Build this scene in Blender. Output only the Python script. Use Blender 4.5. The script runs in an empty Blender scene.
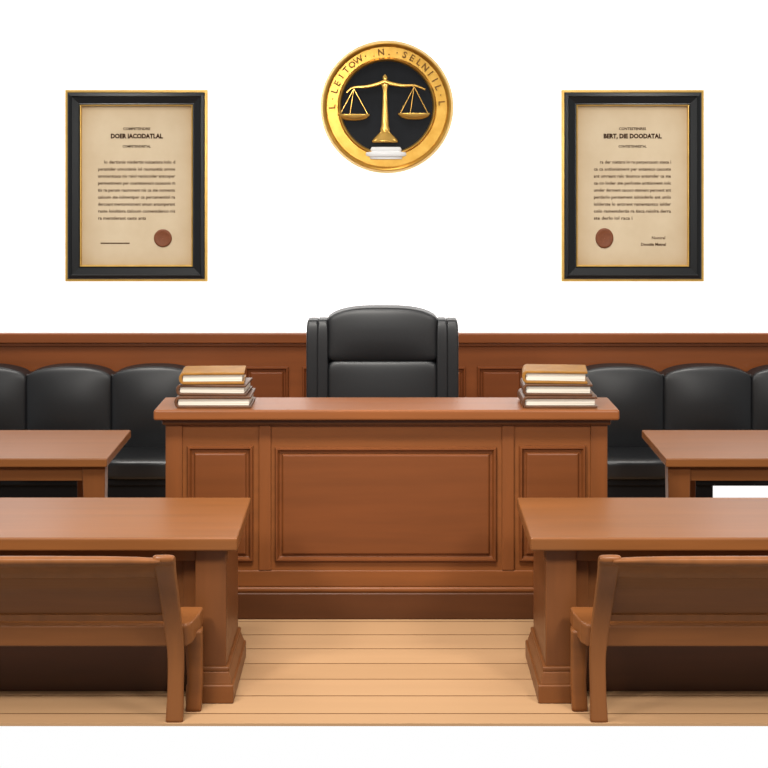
import bpy, bmesh, math, random
from mathutils import Vector, Matrix
random.seed(4)
scene = bpy.context.scene
scene.view_settings.view_transform = 'Standard'
scene.view_settings.look = 'None'

def lin(c):
    r = []
    for v in c:
        v = v/255.0
        r.append(v/12.92 if v <= 0.04045 else ((v+0.055)/1.055)**2.4)
    return r

# ------------------------------------------------------------ materials
def base_mat(name, col, rough=0.5, metal=0.0, spec=0.4, emit=0.0):
    m = bpy.data.materials.new(name); m.use_nodes = True
    b = m.node_tree.nodes['Principled BSDF']
    l = lin(col)
    b.inputs['Base Color'].default_value = (*l, 1)
    b.inputs['Roughness'].default_value = rough
    b.inputs['Metallic'].default_value = metal
    b.inputs['Specular IOR Level'].default_value = spec
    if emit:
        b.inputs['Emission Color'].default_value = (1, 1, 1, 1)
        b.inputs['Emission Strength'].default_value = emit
    return m

def noise_mat(name, c1, c2, scale=(1, 1, 1), nscale=5, rough=0.5, metal=0.0, spec=0.4, bump=0.0, detail=6):
    m = base_mat(name, c1, rough, metal, spec)
    nt = m.node_tree; N = nt.nodes; L = nt.links
    b = N['Principled BSDF']
    tc = N.new('ShaderNodeTexCoord'); mp = N.new('ShaderNodeMapping')
    mp.inputs['Scale'].default_value = scale
    nz = N.new('ShaderNodeTexNoise'); nz.inputs['Scale'].default_value = nscale
    nz.inputs['Detail'].default_value = detail; nz.inputs['Roughness'].default_value = 0.55
    cr = N.new('ShaderNodeValToRGB'); cr.name = 'ramp'
    cr.color_ramp.elements[0].position = 0.3; cr.color_ramp.elements[1].position = 0.7
    cr.color_ramp.elements[0].color = (*lin(c1), 1); cr.color_ramp.elements[1].color = (*lin(c2), 1)
    L.new(tc.outputs['Object'], mp.inputs['Vector']); L.new(mp.outputs['Vector'], nz.inputs['Vector'])
    L.new(nz.outputs['Fac'], cr.inputs['Fac']); L.new(cr.outputs['Color'], b.inputs['Base Color'])
    if bump:
        bp = N.new('ShaderNodeBump'); bp.inputs['Strength'].default_value = bump; bp.inputs['Distance'].default_value = 0.003
        L.new(nz.outputs['Fac'], bp.inputs['Height']); L.new(bp.outputs['Normal'], b.inputs['Normal'])
    return m

def wood(name, col, axis='X', var=0.065, rough=0.38, spec=0.25):
    c1 = [max(0, v*(1-var)) for v in col]; c2 = [min(255, v*(1+var*0.7)) for v in col]
    sc = {'X': (0.3, 4, 4), 'Z': (4, 4, 0.3), 'Y': (4, 0.3, 4)}[axis]
    return noise_mat(name, c1, c2, sc, 3.0, rough, 0, spec, detail=4)

M = {}
M['bench'] = wood('bench_wood', (118, 68, 33))
M['bench_v'] = wood('bench_wood_vertical', (114, 65, 32), 'Z')
M['bench_panel'] = wood('bench_panel_wood', (105, 58, 28))
M['bench_top'] = wood('bench_top_wood', (124, 72, 36))
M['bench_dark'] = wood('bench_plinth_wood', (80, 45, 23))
M['table_top'] = wood('table_top_wood', (125, 76, 38))
M['table'] = wood('table_wood', (112, 67, 34))
M['table_v'] = wood('table_wood_vertical', (110, 65, 33), 'Z')
M['table_shade'] = wood('table_shaded_wood', (68, 39, 21))  # shade below the table put into the colour of the lower panel
M['pew'] = wood('pew_wood', (126, 76, 38))
M['pew_v'] = wood('pew_wood_vertical', (128, 78, 40), 'Z')
M['wains'] = wood('wainscot_wood', (118, 64, 31))
M['wains_panel'] = wood('wainscot_panel_wood', (108, 57, 27))
M['leather'] = noise_mat('black_leather', (15, 16, 18), (19, 20, 22), (1, 1, 1), 60, 0.42, 0, 0.5, 0.03)
M['leather_seat'] = noise_mat('black_leather_seat', (14, 15, 17), (18, 19, 21), (1, 1, 1), 60, 0.38, 0, 0.6, 0.03)
M['plinth'] = base_mat('black_plinth', (10, 10, 12), 0.6, 0, 0.2)
M['metal'] = base_mat('dark_metal', (60, 60, 64), 0.35, 0.8)
M['gold'] = noise_mat('gold_metal', (200, 150, 62), (216, 170, 82), (1, 1, 1), 14, 0.28, 0.75, 0.5)
M['gold_frame'] = noise_mat('gold_frame_metal', (190, 150, 72), (205, 166, 88), (1, 1, 1), 14, 0.3, 0.5, 0.5)
M['gold_scale'] = noise_mat('polished_gold', (206, 160, 76), (222, 178, 94), (1, 1, 1), 14, 0.24, 0.7, 0.5)
M['gold_dark'] = noise_mat('aged_gold', (124, 84, 28), (140, 98, 36), (1, 1, 1), 14, 0.5, 0.1, 0.3)
M['rim'] = base_mat('pale_gold', (225, 200, 140), 0.3, 0.4)
M['black_frame'] = base_mat('black_lacquer', (11, 13, 15), 0.32, 0, 0.4)
M['charcoal'] = noise_mat('charcoal_enamel', (15, 17, 21), (24, 27, 32), (1, 1, 1), 4, 0.5, 0, 0.15)
M['ink'] = base_mat('brown_ink', (84, 62, 46), 0.9, 0, 0.05)
M['ink_title'] = base_mat('dark_brown_ink', (58, 38, 26), 0.9, 0, 0.05)
M['wax'] = noise_mat('brown_wax_seal', (104, 54, 26), (120, 66, 34), (1, 1, 1), 60, 0.5)
M['pearl'] = base_mat('white_enamel', (225, 225, 225), 0.3)
M['pages'] = noise_mat('book_pages', (176, 166, 150), (224, 218, 206), (0.3, 0.3, 70), 4, 0.85, 0, 0.1)
M['cover_dark'] = noise_mat('dark_brown_cover', (74, 44, 23), (94, 58, 32), (1, 1, 1), 20, 0.4)
M['cover_tan'] = noise_mat('ochre_cover', (128, 86, 32), (146, 102, 42), (1, 1, 1), 12, 0.5, 0, 0.2)
M['white'] = base_mat('self_lit_white', (235, 235, 235), 0.9, 0, 0.1, emit=1.0)  # emission makes wall and baseboard glow to pure white, no lamp there
# aged parchment, slightly browner towards its edges (object space, sheet is 0.81 x 1.17 m)
pm = noise_mat('parchment', (192, 173, 144), (202, 185, 157), (1, 1, 1), 3.5, 0.8, 0, 0.1)
nt = pm.node_tree; N = nt.nodes; L = nt.links
tc = N.new('ShaderNodeTexCoord'); sx = N.new('ShaderNodeSeparateXYZ'); L.new(tc.outputs['Object'], sx.inputs['Vector'])
def mth(op, a, b):
    q = N.new('ShaderNodeMath'); q.operation = op
    for i, v in enumerate((a, b)):
        if v is None: continue
        if isinstance(v, (int, float)): q.inputs[i].default_value = v
        else: L.new(v, q.inputs[i])
    return q.outputs[0]
ax = mth('DIVIDE', mth('ABSOLUTE', sx.outputs['X'], None), 0.405)
az = mth('DIVIDE', mth('ABSOLUTE', sx.outputs['Z'], None), 0.586)
fac = mth('ADD', mth('POWER', ax, 6.0), mth('POWER', az, 9.0))
fac = mth('MULTIPLY', fac, 0.45)
mxp = N.new('ShaderNodeMixRGB'); mxp.inputs['Color2'].default_value = (*lin((166, 136, 96)), 1); mxp.use_clamp = True
L.new(fac, mxp.inputs['Fac']); L.new(N['ramp'].outputs['Color'], mxp.inputs['Color1'])
L.new(mxp.outputs['Color'], N['Principled BSDF'].inputs['Base Color'])
M['paper'] = pm

# plank floor
fm = base_mat('plank_floor', (200, 155, 108), 0.55, 0, 0.2)
nt = fm.node_tree; N = nt.nodes; L = nt.links
tc = N.new('ShaderNodeTexCoord'); br = N.new('ShaderNodeTexBrick'); mp = N.new('ShaderNodeMapping')
mp.inputs['Location'].default_value = (15, 0.03, 0)
br.offset = 0.0
br.inputs['Scale'].default_value = 1.0
br.inputs['Brick Width'].default_value = 40.0; br.inputs['Row Height'].default_value = 0.225
br.inputs['Mortar Size'].default_value = 0.006; br.inputs['Mortar Smooth'].default_value = 0.3
br.inputs['Color1'].default_value = (*lin((174, 136, 98)), 1); br.inputs['Color2'].default_value = (*lin((180, 142, 104)), 1)
br.inputs['Mortar'].default_value = (*lin((112, 78, 48)), 1)
nz = N.new('ShaderNodeTexNoise'); nz.inputs['Scale'].default_value = 2; nz.inputs['Detail'].default_value = 3
mp2 = N.new('ShaderNodeMapping'); mp2.inputs['Scale'].default_value = (0.4, 6, 1)
mx = N.new('ShaderNodeMixRGB'); mx.blend_type = 'MULTIPLY'; mx.inputs['Fac'].default_value = 0.12
L.new(tc.outputs['Object'], mp.inputs['Vector']); L.new(mp.outputs['Vector'], br.inputs['Vector'])
L.new(tc.outputs['Object'], mp2.inputs['Vector']); L.new(mp2.outputs['Vector'], nz.inputs['Vector'])
L.new(br.outputs['Color'], mx.inputs['Color1']); L.new(nz.outputs['Fac'], mx.inputs['Color2'])
L.new(mx.outputs['Color'], N['Principled BSDF'].inputs['Base Color'])
M['floor'] = fm

# ------------------------------------------------------------ builders
def link(o):
    scene.collection.objects.link(o); return o

def thing(name, label, cat, loc=(0, 0, 0), group=None):
    e = bpy.data.objects.new(name, None); e.empty_display_size = 0.1
    e.location = loc; link(e)
    e["label"] = label; e["category"] = cat
    if group: e["group"] = group
    return e

def meshobj(name, bm, mat, parent=None, bevel=0.0, smooth=False, label=None):
    bmesh.ops.recalc_face_normals(bm, faces=bm.faces[:])
    c = Vector((0, 0, 0))
    if bm.verts:
        lo = Vector([min(v.co[i] for v in bm.verts) for i in range(3)])
        hi = Vector([max(v.co[i] for v in bm.verts) for i in range(3)])
        c = (lo+hi)/2
        for v in bm.verts: v.co -= c
    me = bpy.data.meshes.new(name); bm.to_mesh(me); bm.free()
    me.materials.append(mat)
    if smooth:
        for p in me.polygons: p.use_smooth = True
    o = bpy.data.objects.new(name, me); link(o)
    if parent is not None:
        o.parent = parent; o.location = c - Vector(parent.location)
    else:
        o.location = c
    if bevel:
        b = o.modifiers.new('bevel', 'BEVEL'); b.width = bevel; b.segments = 3; b.limit_method = 'ANGLE'; b.angle_limit = math.radians(40)
    if label: o["label"] = label
    return o

def bm_box(bm, x0, x1, y0, y1, z0, z1):
    vs = [bm.verts.new((x, y, z)) for x in (x0, x1) for y in (y0, y1) for z in (z0, z1)]
    for f in ((0, 1, 3, 2), (4, 6, 7, 5), (0, 4, 5, 1), (2, 3, 7, 6), (0, 2, 6, 4), (1, 5, 7, 3)):
        bm.faces.new([vs[i] for i in f])
    return vs

def box(name, x0, x1, y0, y1, z0, z1, mat, parent=None, bevel=0.006, label=None):
    bm = bmesh.new(); bm_box(bm, min(x0, x1), max(x0, x1), y0, y1, z0, z1)
    return meshobj(name, bm, mat, parent, bevel, label=label)

def prism(name, poly, mat, parent=None, bevel=0.005, label=None):
    bm = bmesh.new()
    t = [bm.verts.new((p[0], p[1], p[2])) for p in poly]
    b = [bm.verts.new((p[0], p[1], p[3])) for p in poly]
    n = len(poly)
    bm.faces.new(t); bm.faces.new(b[::-1])
    for i in range(n):
        bm.faces.new((t[i], t[(i+1) % n], b[(i+1) % n], b[i]))
    return meshobj(name, bm, mat, parent, bevel, label=label)

def catmull(pts, n=8):
    out = []
    P = [pts[0]]+list(pts)+[pts[-1]]
    for i in range(1, len(P)-2):
        for k in range(n):
            t = k/n
            out.append(tuple(0.5*((2*P[i][j])+(-P[i-1][j]+P[i+1][j])*t+(2*P[i-1][j]-5*P[i][j]+4*P[i+1][j]-P[i+2][j])*t*t+(-P[i-1][j]+3*P[i][j]-3*P[i+1][j]+P[i+2][j])*t**3) for j in range(len(pts[0]))))
    out.append(tuple(pts[-1])); return out

def sweep(name, pts, x0, x1, mat, parent=None, bevel=0.006, label=None, n=6, rounded=False):
    """pts: (y,z,thick,wscale,xshift)"""
    pts = [tuple(p)+(1, 0)[len(p)-3:] if len(p) < 5 else tuple(p) for p in pts]
    c = catmull(pts, n); bm = bmesh.new(); rows = []
    xm = (x0+x1)/2; hw = abs(x1-x0)/2
    sec = []
    if rounded:  # superellipse cross-section
        K = 20
        for k in range(K):
            a = 2*math.pi*k/K+math.pi/K
            ca, sa = math.cos(a), math.sin(a)
            sec.append((math.copysign(abs(ca)**0.5, ca), math.copysign(abs(sa)**0.5, sa)))
    else:
        sec = [(-1, -1), (1, -1), (1, 1), (-1, 1)]
    for i, p in enumerate(c):
        a = c[max(0, i-1)]; b = c[min(len(c)-1, i+1)]
        dy, dz = b[0]-a[0], b[1]-a[1]; l = math.hypot(dy, dz)
        ny, nz_ = dz/l, -dy/l
        if i == 0 and p[1] < 0.01: ny, nz_ = 1, 0
        t = p[2]/2; w = hw*p[3]; xc = xm+p[4]
        rows.append([bm.verts.new((xc+w*u, p[0]+ny*t*v, p[1]+nz_*t*v)) for u, v in sec])
    K = len(sec)
    for r, s in zip(rows, rows[1:]):
        for k in range(K):
            bm.faces.new((r[k], r[(k+1) % K], s[(k+1) % K], s[k]))
    bm.faces.new(rows[0]); bm.faces.new(rows[-1][::-1])
    return meshobj(name, bm, mat, parent, 0 if rounded else bevel, smooth=rounded, label=label)

def loft_rect(name, x0, x1, z0, z1, y, prof, mat, parent=None, cap=True, label=None):
    bm = bmesh.new(); rings = []
    for ins, fw in prof:
        rings.append([bm.verts.new(q) for q in ((x0+ins, y-fw, z0+ins), (x1-ins, y-fw, z0+ins), (x1-ins, y-fw, z1-ins), (x0+ins, y-fw, z1-ins))])
    for a, b in zip(rings, rings[1:]):
        for k in range(4):
            bm.faces.new((a[k], a[(k+1) % 4], b[(k+1) % 4], b[k]))
    if cap: bm.faces.new(rings[-1])
    return meshobj(name, bm, mat, parent, 0, label=label)

PANEL = [(0, 0.0), (0, 0.012), (0.006, 0.022), (0.014, 0.022), (0.024, 0.003), (0.026, 0.001), (0.036, 0.001), (0.044, 0.012), (0.050, 0.014)]

def puffy(name, x0, x1, y0, y1, z0, z1, mat, parent=None, n=6, cuts=24, arch=0.0, bulge=0.0, label=None, archp=2, nx=None):
    bm = bmesh.new(); bmesh.ops.create_cube(bm, size=2)
    bmesh.ops.subdivide_edges(bm, edges=bm.edges[:], cuts=cuts, use_grid_fill=True)
    cx, cy, cz = (x0+x1)/2, (y0+y1)/2, (z0+z1)/2; hx, hy, hz = (x1-x0)/2, (y1-y0)/2, (z1-z0)/2
    for v in bm.verts:
        p = v.co
        p = Vector([math.copysign(abs(t)**0.6, t) for t in p])
        k = (abs(p.x)**n+abs(p.y)**n+abs(p.z)**n)**(1/n)
        q = p/k
        x, y, z = q.x*hx, q.y*hy, q.z*hz
        if arch and q.z > 0: z -= arch*abs(q.x)**archp*q.z
        if bulge and q.y < 0: y -= bulge*(1-q.x*q.x)*(1-q.z*q.z)
        v.co = (cx+x, cy+y, cz+z)
    return meshobj(name, bm, mat, parent, 0, smooth=True, label=label)

def lathe(bm, prof, c, seg=32, axis='Z', sy=1.0):
    rows = []
    for r, h in prof:
        row = []
        for i in range(seg):
            a = 2*math.pi*i/seg
            if axis == 'Z': row.append(bm.verts.new((c[0]+r*math.cos(a), c[1]+r*math.sin(a)*sy, c[2]+h)))
            else: row.append(bm.verts.new((c[0]+r*math.cos(a), c[1]-h, c[2]+r*math.sin(a))))
        rows.append(row)
    for a, b in zip(rows, rows[1:]):
        for i in range(seg):
            bm.faces.new((a[i], a[(i+1) % seg], b[(i+1) % seg], b[i]))
    return rows

def rod(bm, a, b, r, seg=8):
    a = Vector(a); b = Vector(b); d = (b-a); l = d.length
    q = d.to_track_quat('Z', 'Y').to_matrix().to_4x4(); q.translation = (a+b)/2
    bmesh.ops.create_cone(bm, cap_ends=True, segments=seg, radius1=r, radius2=r, depth=l, matrix=q)

def text_bm(bm, body, size, T, align='CENTER', bold=0.0, depth=0.0, spacing=1.0, width=None):
    cu = bpy.data.curves.new('txt', 'FONT'); cu.body = body; cu.size = size
    cu.align_x = align; cu.offset = bold; cu.extrude = depth; cu.space_character = spacing
    cu.resolution_u = 2
    o = bpy.data.objects.new('txt', cu); link(o)
    bpy.context.view_layer.update()
    dg = bpy.context.evaluated_depsgraph_get()
    me = bpy.data.meshes.new_from_object(o.evaluated_get(dg))
    if width and len(me.vertices):
        xs = [v.co.x for v in me.vertices]; w = max(xs)-min(xs)
        if w > 0: me.transform(Matrix.Diagonal((width/w, 1, 1, 1)))
    me.transform(T); bm.from_mesh(me)
    bpy.data.objects.remove(o); bpy.data.curves.remove(cu); bpy.data.meshes.remove(me)

def struct(o): o["kind"] = "structure"; return o

# ------------------------------------------------------------ setting
WALL = 11.05
struct(box('floor', -3.5, 3.5, 6.80, WALL+0.1, -0.012, 0.0, M['floor'], bevel=0))
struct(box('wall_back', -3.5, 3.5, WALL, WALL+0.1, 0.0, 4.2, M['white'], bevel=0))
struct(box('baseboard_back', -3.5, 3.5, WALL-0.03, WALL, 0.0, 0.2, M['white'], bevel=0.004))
struct(box('trim_1', -3.5, 3.5, WALL-0.045, WALL, 0.2, 1.165, M['wains'], bevel=0.003))
struct(box('trim_2', -3.5, 3.5, WALL-0.085, WALL, 1.185, 1.258, M['wains'], bevel=0.010))
struct(box('trim_3', -3.5, 3.5, WALL-0.065, WALL, 1.160, 1.186, M['wains_panel'], bevel=0.006))
n = 4
for (a, b) in ((-1.02, -0.70), (0.685, 1.035), (-0.60, -0.02), (0.02, 0.60)):
    o = loft_rect('trim_%d' % n, a, b, 0.32, 1.012, WALL-0.045, PANEL, M['wains_panel']); struct(o); n += 1

# ------------------------------------------------------------ judge's bench
BX = 0.014
jb = thing('judge_bench', 'tall brown wooden judge bench with raised panels and overhanging top', 'judge bench', (BX, 8.5, 0))
def B(name, x0, x1, y0, y1, z0, z1, mat, bevel=0.006): return box(name, BX+x0, BX+x1, y0, y1, z0, z1, mat, jb, bevel)
B('bench_top', -1.283, 1.283, 8.25, 8.68, 1.112, 1.17, M['bench_top'], 0.012)
B('top_moulding', -1.245, 1.245, 8.305, 8.665, 1.075, 1.114, M['bench_dark'], 0.012)
B('body', -1.225, 1.225, 8.35, 8.64, 0.0, 1.08, M['bench'], 0.004)
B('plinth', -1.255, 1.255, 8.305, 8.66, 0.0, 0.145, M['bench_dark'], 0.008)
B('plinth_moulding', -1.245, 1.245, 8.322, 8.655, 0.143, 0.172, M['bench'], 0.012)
B('lower_rail', -1.235, 1.235, 8.338, 8.645, 0.172, 0.262, M['bench'], 0.006)
for x0, x1 in ((-1.225, -1.135), (1.135, 1.225)):
    B('corner_stile', x0-0.004*(x0 < 0), x1+0.004*(x0 > 0), 8.338, 8.645, 0.262, 1.076, M['bench_v'], 0.005)
for xc in (-0.676, 0.676):
    B('pilaster', xc-0.034, xc+0.034, 8.336, 8.36, 0.262, 1.076, M['bench_v'], 0.006)
def BP(x0, x1, z0, z1):
    loft_rect('panel', BX+x0, BX+x1, z0, z1, 8.35, PANEL, M['bench_panel'], jb)
BP(-0.620, 0.612, 0.312, 0.948)
BP(-1.108, -0.742, 0.312, 0.955)
BP(0.738, 1.108, 0.312, 0.955)

# ------------------------------------------------------------ judge chair
CX = -0.01
ch = thing('judge_chair', 'high-backed black leather judge chair with padded side wings', 'chair', (CX, 9.5, 0))
def CP(name, x0, x1, y0, y1, z0, z1, **k): return puffy(name, CX+x0, CX+x1, y0, y1, z0, z1, k.pop('mat', M['leather']), ch, **k)
CP('back_shell', -0.47, 0.47, 9.68, 9.82, 0.50, 1.50, n=14)
CP('wing', -0.488, -0.405, 9.585, 9.80, 0.52, 1.512, n=9)
CP('wing', 0.405, 0.488, 9.585, 9.80, 0.52, 1.512, n=9)
CP('wing_cushion', -0.418, -0.345, 9.565, 9.78, 0.52, 1.516, n=9)
CP('wing_cushion', 0.345, 0.418, 9.565, 9.78, 0.52, 1.516, n=9)
CP('headrest', -0.358, 0.358, 9.580, 9.79, 1.247, 1.592, n=12, arch=0.062, bulge=0.02, archp=3.2)
CP('backrest', -0.354, 0.354, 9.580, 9.78, 0.52, 1.252, n=16, bulge=0.02)
CP('seat', -0.36, 0.36, 9.10, 9.66, 0.40, 0.54, n=8)
for s in (-1, 1):
    CP('armrest', s*0.42-0.06, s*0.42+0.06, 9.15, 9.66, 0.66, 0.74, n=7)
    box('arm_support', CX+s*0.42-0.025, CX+s*0.42+0.025, 9.28, 9.46, 0.42, 0.68, M['metal'], ch)
    box('arm_bracket', CX+s*0.34-0.1, CX+s*0.34+0.1, 9.30, 9.44, 0.385, 0.425, M['metal'], ch)
bm = bmesh.new(); rod(bm, (CX, 9.4, 0.10), (CX, 9.4, 0.41), 0.03, 16)
meshobj('gas_column', bm, M['metal'], ch)
bm = bmesh.new()
for k in range(5):
    a = 2*math.pi*k/5+0.3
    rod(bm, (CX, 9.4, 0.12), (CX+0.3*math.cos(a), 9.4+0.28*math.sin(a), 0.075), 0.022, 10)
meshobj('star_base', bm, M['metal'], ch)
for k in range(5):
    a = 2*math.pi*k/5+0.3
    e = (CX+0.3*math.cos(a), 9.4+0.28*math.sin(a), 0.032)
    bm = bmesh.new(); rod(bm, (e[0]-0.02, e[1], e[2]), (e[0]+0.02, e[1], e[2]), 0.032, 16)
    meshobj('caster', bm, M['plinth'], ch, 0.004)

# ------------------------------------------------------------ sofas
def sofa(xs, s, full):
    inner, outer = xs[0], xs[-1]
    so = thing('sofa', 'black leather bench sofa with scalloped padded back against wood wainscot', 'sofa', ((inner+outer)/2, 10.6, 0), 'black bench sofas along the wall')
    lo, hi = min(inner, outer), max(inner, outer)
    for a, b in zip(xs, xs[1:]):
        a, b = min(a, b), max(a, b)
        puffy('back_cushion', a-0.004, b+0.004, 10.74, 10.955, 0.44, 1.048, M['leather'], so, n=14, arch=0.058, bulge=0.05, archp=2.4)
    for a, b in zip(xs, xs[1:]):
        a, b = min(a, b), max(a, b)
        puffy('seat_cushion', a-0.001, b+0.001, 10.30, 10.80, 0.32, 0.475, M['leather_seat'], so, n=6)
    box('seat_frame', lo+0.01, hi-0.01, 10.33, 10.93, 0.285, 0.35, M['plinth'], so, 0.01)
    box('back_frame', lo+0.02, hi-0.02, 10.80, 10.958, 0.3, 0.984, M['leather'], so, 0.01)
    pl = ((inner, outer),) if full else ((inner, inner+s*0.91), (outer-s*0.25, outer))
    for a, b in pl:
        box('plinth', min(a, b)+0.012, max(a, b)-0.012, 10.345, 10.90, 0.0, 0.29, M['plinth'], so, 0.008)
sofa([-1.344, -1.954, -2.565, -3.175], -1, True)
sofa([1.372, 2.006, 2.636, 3.266], 1, False)

# ------------------------------------------------------------ small tables
def side_table(s, dx):
    g = thing('side_table', 'medium brown wooden table with square legs beside black sofa', 'table', (s*2.35+dx, 9.25, 0), 'wooden side tables')
    X = lambda v: s*v+dx
    prism('table_top', [(X(1.636), 9.70, 0.79, 0.738), (X(1.625), 8.80, 0.79, 0.738), (X(3.10), 8.80, 0.79, 0.738), (X(3.10), 9.70, 0.79, 0.738)], M['table_top'], g, 0.008)
    box('apron', X(1.68), X(3.05), 8.865, 8.90, 0.645, 0.740, M['table'], g, 0.003)
    box('apron', X(1.90), X(3.05), 9.58, 9.605, 0.66, 0.740, M['table'], g, 0.003)
    box('apron', X(1.715), X(1.74), 8.90, 9.59, 0.66, 0.740, M['table'], g, 0.003)
    box('apron', X(3.02), X(3.045), 8.90, 9.59, 0.66, 0.740, M['table'], g, 0.003)
    for a, y in ((1.645, 8.85), (2.94, 8.85), (1.82, 9.52), (2.94, 9.52)):
        bm = bmesh.new()
        vs = bm_box(bm, min(X(a), X(a+0.135)), max(X(a), X(a+0.135)), y, y+0.1, 0, 0.739)
        cxm = X(a+0.0675)
        for v in vs:
            if v.co.z < 0.1: v.co.x = cxm+(v.co.x-cxm)*0.8; v.co.y = y+0.05+(v.co.y-y-0.05)*0.8
        meshobj('leg', bm, M['table_v'], g, 0.005)
side_table(-1, 0.0); side_table(1, 0.03)

# ------------------------------------------------------------ front tables
def counsel_table(s, dx):
    g = thing('counsel_table', 'long brown wooden counsel table with pedestal end and modesty panel', 'table', (s*1.8, 7.4, 0), 'counsel tables')
    X = lambda v: s*v
    Xp = lambda v: s*v+dx
    prism('table_top', [(X(0.692), 7.82, 0.79, 0.727), (X(0.684), 7.00, 0.79, 0.727), (X(2.90), 7.00, 0.79, 0.727), (X(2.90), 7.82, 0.79, 0.727)], M['table_top'], g, 0.010)
    box('apron', Xp(0.74), X(2.84), 7.10, 7.13, 0.655, 0.728, M['table'], g, 0.004)
    box('apron', Xp(0.74), X(2.84), 7.72, 7.75, 0.60, 0.728, M['table'], g, 0.004)
    for a, b in ((0.745, 0.892), (2.68, 2.81)):
        f = Xp if a < 1 else X
        box('pedestal', f(a), f(b), 7.085, 7.66, 0.13, 0.728, M['table_v'], g, 0.006)
        box('pedestal_collar', f(a-0.014), f(b+0.014), 7.070, 7.675, 0.140, 0.162, M['table'], g, 0.007)
        bm = bmesh.new()
        vs = bm_box(bm, min(f(a-0.030), f(b+0.030)), max(f(a-0.030), f(b+0.030)), 7.052, 7.69, 0.085, 0.141)
        cxm = (f(a)+f(b))/2
        for v in vs:
            if v.co.z > 0.1:
                v.co.x = cxm+(v.co.x-cxm)*0.83; v.co.y = 7.372+(v.co.y-7.372)*0.95
        meshobj('pedestal_foot', bm, M['table'], g, 0.005)
        box('pedestal_foot', f(a-0.038), f(b+0.038), 7.040, 7.70, 0.0, 0.087, M['table'], g, 0.007)
    box('modesty_panel', Xp(0.892), X(2.69), 7.20, 7.225, 0.36, 0.728, M['table'], g, 0.003)
    box('lower_panel', Xp(0.892), X(2.69), 7.205, 7.23, 0.0, 0.36, M['table_shade'], g, 0.003)
    box('panel_stile', Xp(0.892), Xp(0.96), 7.175, 7.20, 0.36, 0.70, M['table_v'], g, 0.004)
counsel_table(-1, 0.0); counsel_table(1, 0.018)

# ------------------------------------------------------------ pews
def pew(s, dx):
    g = thing('pew', 'brown wooden bench seat with curved legs at a counsel table', 'bench', (s*1.75+dx, 6.9, 0), 'wooden bench seats')
    X = lambda v: s*v+dx
    prism('seat', [(X(0.905), 6.862, 0.425, 0.325), (X(0.880), 6.89, 0.438, 0.330), (X(0.852), 6.96, 0.456, 0.370), (X(0.843), 7.015, 0.468, 0.390), (X(2.66), 7.015, 0.468, 0.390), (X(2.60), 6.862, 0.425, 0.325)], M['pew'], g, 0.012)
    P = [(6.833, 0.0, 0.046, 0.90, s*-0.002), (6.838, 0.14, 0.044, 0.82, s*-0.006), (6.834, 0.30, 0.044, 0.84, s*-0.008), (6.808, 0.44, 0.046, 0.90, s*0.000),
         (6.755, 0.57, 0.046, 0.95, s*0.008), (6.665, 0.710, 0.042, 1.02, s*0.012), (6.595, 0.783, 0.042, 1.12, s*0.010), (6.552, 0.812, 0.040, 1.12, s*0.006), (6.530, 0.819, 0.026, 1.00, s*0.004)]
    for xc in (0.956, 2.56):
        sweep('leg', P, X(xc-0.045), X(xc+0.045), M['pew_v'], g, rounded=True, n=8)
    for xc in (0.886, 2.62):
        sweep('leg', [(6.965, 0.0, 0.05, 0.86, s*-0.002), (6.970, 0.14, 0.052, 0.84, s*-0.008), (6.968, 0.28, 0.058, 0.94, s*-0.004), (6.955, 0.38, 0.070, 1.05, 0)], X(xc-0.043), X(xc+0.043), M['pew'], g, rounded=True)
    sweep('backrest', [(6.846, 0.475, 0.024), (6.812, 0.55, 0.024), (6.752, 0.64, 0.024), (6.650, 0.740, 0.024)], X(0.975), X(2.54), M['pew'], g, 0.006)
    sweep('top_rail', [(6.675, 0.706, 0.030), (6.635, 0.748, 0.040), (6.575, 0.791, 0.046), (6.538, 0.808, 0.044), (6.518, 0.808, 0.026)], X(0.968), X(2.55), M['pew_v'], g, rounded=True)
    sweep('bottom_rail', [(6.848, 0.458, 0.032), (6.832, 0.492, 0.032)], X(0.985), X(2.53), M['pew_v'], g, 0.008)
pew(-1, 0.0); pew(1, 0.025)

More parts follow.
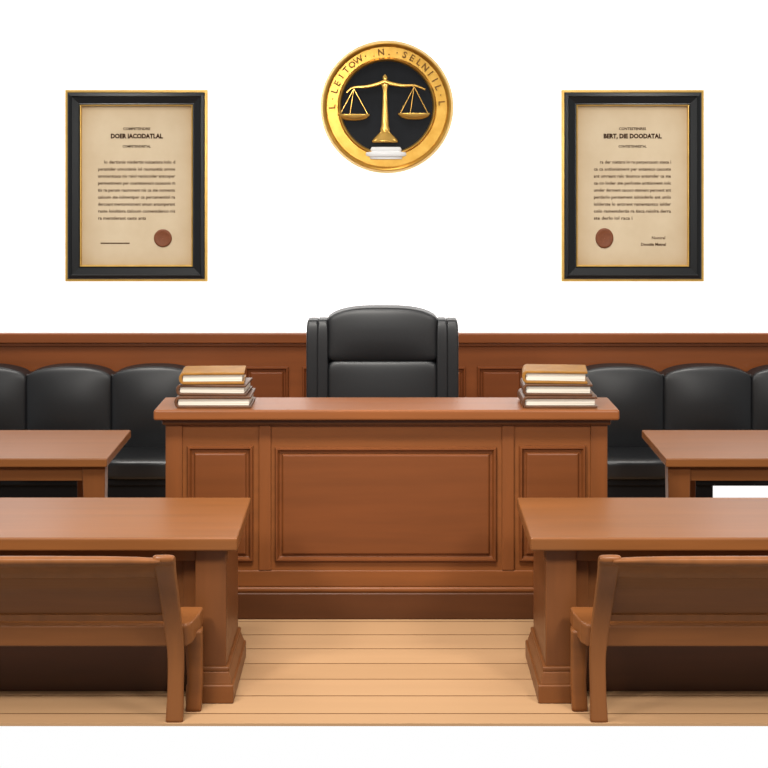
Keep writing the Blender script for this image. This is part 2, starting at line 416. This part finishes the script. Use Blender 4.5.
# ------------------------------------------------------------ books
def book(cx, cy, z, w, d, h, rot, cover, label):
    g = thing('book', label, 'book', (cx, cy, z), 'stacked law books on the judge bench')
    g.rotation_euler = (0, 0, rot)
    t = 0.0135
    bm = bmesh.new()
    out = [(w/2, 0), (-w/2+0.02, 0)]
    for k in range(1, 8):
        a = -math.pi/2-math.pi*k/8
        out.append((-w/2+0.02+0.026*math.cos(a), h/2+(h/2)*math.sin(a)))
    out += [(-w/2+0.02, h), (w/2, h)]
    inn = [(w/2, h-t), (-w/2+0.024, h-t)]
    for k in range(1, 8):
        a = math.pi/2+math.pi*k/8
        inn.append((-w/2+0.024+0.012*math.cos(a), h/2+(h/2-t)*math.sin(a)))
    inn += [(-w/2+0.024, t), (w/2, t)]
    poly = out+inn
    m = len(out)
    A = [bm.verts.new((x, -d/2, zz)) for x, zz in poly]; Bv = [bm.verts.new((x, d/2, zz)) for x, zz in poly]
    nn = len(poly)
    for i in range(nn): bm.faces.new((A[i], A[(i+1) % nn], Bv[(i+1) % nn], Bv[i]))
    for V in (A, Bv):
        for i in range(m-1): bm.faces.new((V[i], V[i+1], V[nn-2-i], V[nn-1-i]))
    def put(name, bm, mat, bev):
        bmesh.ops.recalc_face_normals(bm, faces=bm.faces[:])
        me = bpy.data.meshes.new(name); bm.to_mesh(me); bm.free(); me.materials.append(mat)
        o = bpy.data.objects.new(name, me); link(o); o.parent = g
        if bev:
            b = o.modifiers.new('b', 'BEVEL'); b.width = bev; b.segments = 2; b.limit_method = 'ANGLE'
        return o
    put('cover', bm, cover, 0.004)
    bm = bmesh.new(); bm_box(bm, -w/2+0.014, w/2-0.012, -d/2+0.014, d/2-0.008, t, h-t)
    put('pages', bm, M['pages'], 0.003)
Z0 = 1.170
book(-0.946, 8.45, Z0, 0.420, 0.30, 0.066, 0.0, M['cover_dark'], 'thick book with dark brown cover at bottom of stack')
book(-0.950, 8.45, Z0+0.067, 0.385, 0.28, 0.062, -0.05, M['cover_dark'], 'dark brown book in the middle of a stack')
book(-0.960, 8.45, Z0+0.130, 0.355, 0.27, 0.066, 0.05, M['cover_tan'], 'ochre covered book on top of a stack')
book(0.975, 8.45, Z0, 0.412, 0.30, 0.066, 0.0, M['cover_dark'], 'thick book with dark brown cover at bottom of stack')
book(0.970, 8.45, Z0+0.067, 0.382, 0.28, 0.066, -0.04, M['cover_dark'], 'dark brown book in the middle of a stack')
book(0.962, 8.45, Z0+0.134, 0.355, 0.27, 0.070, -0.09, M['cover_tan'], 'ochre covered book on top of a stack')

# ------------------------------------------------------------ framed certificates
def words(n, rnd):
    syl = ['lo', 'ra', 'ment', 'tis', 'co', 'der', 'ant', 'iol', 'ste', 'per', 'um', 'ca', 'nis']
    s = ''
    while len(s) < n:
        s += ''.join(rnd.choice(syl) for _ in range(rnd.choice((1, 2, 3, 4))))+' '
    return s[:n].strip()

def certificate(cx, title, small, sealx, side):
    cz = 2.338; hw, hh = 0.523, 0.704; y = WALL
    g = thing('framed_certificate', 'parchment certificate in black frame with gold edging on white wall', 'picture frame', (cx, y, cz-hh), 'framed certificates')
    x0, x1, z0, z1 = cx-hw, cx+hw, cz-hh, cz+hh
    loft_rect('gold_edge', x0, x1, z0, z1, y, [(0, 0), (0, 0.030), (0.004, 0.036), (0.018, 0.036), (0.021, 0.03), (0.021, 0.0)], M['gold_frame'], g, cap=False)
    loft_rect('black_frame', x0+0.020, x1-0.020, z0+0.020, z1-0.020, y, [(0, 0), (0, 0.040), (0.006, 0.046), (0.026, 0.050), (0.034, 0.042), (0.080, 0.030), (0.086, 0.032), (0.090, 0.026), (0.090, 0.0)], M['black_frame'], g, cap=False)
    loft_rect('inner_gold_lip', x0+0.108, x1-0.108, z0+0.108, z1-0.108, y, [(0, 0), (0, 0.026), (0.003, 0.030), (0.009, 0.028), (0.012, 0.018), (0.012, 0.0)], M['gold_frame'], g, cap=False)
    box('parchment', x0+0.118, x1-0.118, y-0.012, y, z0+0.118, z1-0.118, M['paper'], g, 0)
    px = 0.00737
    T = lambda X, Z: Matrix(((1, 0, 0, X), (0, 0, -1, y-0.0135), (0, 1, 0, Z), (0, 0, 0, 1)))
    Zp = lambda yy: 2.6-(yy-150)*px
    bm = bmesh.new()
    text_bm(bm, small, 0.027, T(cx, Zp(130.0)), bold=0.0006, width=27*px)
    text_bm(bm, title, 0.046, T(cx, Zp(138.2)), bold=0.0022, width=(52 if side < 0 else 58)*px)
    text_bm(bm, small+'TAL', 0.025, T(cx, Zp(147.5)), bold=0.0006, width=28*px)
    meshobj('heading', bm, M['ink_title'], g)
    bm = bmesh.new()
    rnd = random.Random(int(abs(cx*100))+side)
    for i in range(9):
        yy = 163.5+i*7.0
        frac = 1 if i < 8 else (0.62 if side < 0 else 0.5)
        s = words(int(40*frac), rnd)
        off = 6 if i == 0 else 0
        text_bm(bm, s, 0.034, T(cx-0.285+off*px, Zp(yy)), align='LEFT', bold=0.0006, width=(77*frac-off)*px)
    meshobj('lettering', bm, M['ink'], g)
    bm = bmesh.new()
    if side < 0:
        bm_box(bm, cx-36*px, cx-7*px, y-0.0135, y-0.0125, Zp(243.7), Zp(242.5))
    else:
        text_bm(bm, 'Nomiral', 0.03, T(cx+26*px, Zp(239)), bold=0.0004)
        text_bm(bm, 'Doostia Metnal', 0.030, T(cx+21*px, Zp(245.5)), bold=0.0008)
    meshobj('signature', bm, M['ink'], g)
    bm = bmesh.new()
    lathe(bm, [(0.066, 0), (0.066, 0.004), (0.058, 0.008), (0.048, 0.005), (0.001, 0.006)], (sealx, y-0.012, Zp(238)), 40, 'Y')
    if side > 0:
        for v in bm.verts: v.co.z = Zp(238)+(v.co.z-Zp(238))*1.12
    meshobj('wax_seal', bm, M['wax'], g, smooth=True)
certificate(-1.820, 'DOER IACODATLAL', 'COMPETENDRE', -1.627, -1)
certificate(1.828, 'BERT, DIE DOODATAL', 'CONTESTENRES', 1.622, 1)

# ------------------------------------------------------------ emblem
ex, ez, ey = 0.022, 2.917, WALL-0.003
px = 0.00737
em = thing('wall_emblem', 'round gold emblem with scales of justice on charcoal disc', 'emblem', (ex, ey, ez-0.486))
bm = bmesh.new()
lathe(bm, [(0.476, 0), (0.476, 0.050), (0.470, 0.064), (0.462, 0.070), (0.454, 0.064), (0.446, 0.046), (0.440, 0.040), (0.364, 0.040), (0.360, 0.048), (0.352, 0.060), (0.344, 0.054), (0.336, 0.02), (0.336, 0.0)], (ex, ey, ez), 96, 'Y')
meshobj('ring', bm, M['gold'], em, smooth=False)
bm = bmesh.new()
lathe(bm, [(0.488, 0), (0.488, 0.034), (0.484, 0.040), (0.476, 0.040), (0.474, 0.0)], (ex, ey, ez), 96, 'Y')
meshobj('outer_rim', bm, M['rim'], em)
bm = bmesh.new()
lathe(bm, [(0.342, 0), (0.342, 0.02), (0.001, 0.022)], (ex, ey, ez), 64, 'Y')
meshobj('disc', bm, M['charcoal'], em)
bm = bmesh.new()
txt = 'L·LEITOW·.N.·SELNIIL·L'
span = 176.0
for i, chh in enumerate(txt):
    if chh == ' ': continue
    ang = math.radians(90-span*i/(len(txt)-1))
    r = 0.380
    X = ex-r*math.sin(ang); Z = ez+r*math.cos(ang)
    R = Matrix(((1, 0, 0, X), (0, 0, -1, ey-0.048), (0, 1, 0, Z), (0, 0, 0, 1))) @ Matrix.Rotation(ang, 4, 'Z')
    text_bm(bm, chh, 0.066, R, depth=0.006, bold=0.0014)
meshobj('lettering', bm, M['gold_dark'], em)
sc_y = ey-0.045
def E(u, v, d=0.0): return (ex+u*px, sc_y-d, ez-v*px)
bm = bmesh.new()
c = E(-2, 0)
lathe(bm, [(0.001, 0.238), (0.014, 0.225), (0.018, 0.21), (0.012, 0.195), (0.022, 0.180), (0.028, 0.165), (0.020, 0.14), (0.015, 0.12), (0.018, 0.02), (0.024, -0.08), (0.026, -0.14), (0.036, -0.165), (0.032, -0.18), (0.05, -0.20), (0.085, -0.235), (0.095, -0.25), (0.095, -0.262), (0.001, -0.262)], (c[0], c[1], c[2]), 24, 'Z', sy=0.35)
meshobj('column', bm, M['gold_scale'], em, smooth=True)
bm = bmesh.new()
ptsb = [(-40, -14), (-34, -19), (-20, -20), (-8, -23), (-2, -25), (4, -23), (16, -21), (28, -21), (38, -17)]
cc = catmull(ptsb, 5)
for i, (a, b) in enumerate(zip(cc, cc[1:])):
    k = abs(a[0]+2)/38
    rod(bm, E(*a), E(*b), 0.016-0.009*k, 10)
meshobj('beam', bm, M['gold_scale'], em)
for u, top, v in ((-33, -18, 8), (27, -20, 7)):
    for du in (-14, -4, 14):
        bm = bmesh.new()
        rod(bm, E(u, top), E(u+du, v), 0.0034, 6)
        meshobj('chain', bm, M['gold_scale'], em)
    bm = bmesh.new(); c = E(u, v)
    lathe(bm, [(0.118, 0.006), (0.118, -0.004), (0.095, -0.026), (0.06, -0.040), (0.001, -0.044)], c, 32, 'Z', sy=0.25)
    lathe(bm, [(0.118, 0.006), (0.09, -0.01), (0.001, -0.02)], c, 32, 'Z', sy=0.25)
    meshobj('pan', bm, M['gold_scale'], em, smooth=True)
bm = bmesh.new()
lathe(bm, [(0.001, 0.09), (0.105, 0.088), (0.115, 0.070), (0.110, 0.055), (0.145, 0.050), (0.150, 0.035), (0.145, 0.022), (0.120, 0.018), (0.118, 0.0), (0.001, 0.0)], E(-1, 52), 40, 'Z', sy=0.28)
meshobj('base_step', bm, M['pearl'], em)

# ------------------------------------------------------------ lights + world (world set white ahead, dimmed behind the camera to weaken fill)
w = bpy.data.worlds.new('studio_white'); scene.world = w; w.use_nodes = True
nt = w.node_tree; N = nt.nodes; L = nt.links
tc = N.new('ShaderNodeTexCoord'); sx = N.new('ShaderNodeSeparateXYZ'); mr = N.new('ShaderNodeMapRange')
mr.inputs['From Min'].default_value = 0.0; mr.inputs['From Max'].default_value = 0.6
mr.inputs['To Min'].default_value = 0.42; mr.inputs['To Max'].default_value = 1.0
L.new(tc.outputs['Generated'], sx.inputs['Vector']); L.new(sx.outputs['Y'], mr.inputs['Value'])
N['Background'].inputs['Color'].default_value = (1, 1, 1, 1)
L.new(mr.outputs['Result'], N['Background'].inputs['Strength'])
sd = bpy.data.lights.new('sun', 'SUN'); sd.energy = 1.7; sd.angle = math.radians(16); sd.color = (1.0, 0.96, 0.91)
so = bpy.data.objects.new('sun', sd); link(so)
so.rotation_euler = Vector((0.12, 0.60, -1.0)).to_track_quat('-Z', 'Y').to_euler()
def area(loc, tgt, energy, size, col=(1, 0.96, 0.90)):  # unseen fill lamps, added to brighten the bench, pews and sofas
    a = bpy.data.lights.new('added_fill_light', 'AREA'); a.energy = energy; a.shape = 'DISK'; a.size = size; a.color = col
    a.spread = math.radians(120)
    o = bpy.data.objects.new('added_fill_light', a); link(o); o.location = loc
    o.rotation_euler = (Vector(tgt)-Vector(loc)).to_track_quat('-Z', 'Y').to_euler()
area((-0.3, 6.7, 3.3), (0, 8.4, 0.95), 42, 0.5)
area((-2.0, 4.8, 2.8), (-1.4, 7.2, 0.6), 40, 0.6)
area((2.0, 4.8, 2.8), (1.4, 7.2, 0.6), 40, 0.6)
area((-2.2, 9.4, 4.1), (-2.1, 10.5, 0.6), 20, 0.6)
area((2.2, 9.4, 4.1), (2.1, 10.5, 0.6), 20, 0.6)

# ------------------------------------------------------------ camera
cd = bpy.data.cameras.new('camera'); cam = bpy.data.objects.new('camera', cd); link(cam)
cam.location = (0, 0, 2.6); cam.rotation_euler = (math.radians(90), 0, 0)
cd.sensor_width = 36; cd.lens = 1500/768*36; cd.shift_y = -(384-150)/768
cd.clip_end = 100
scene.camera = cam
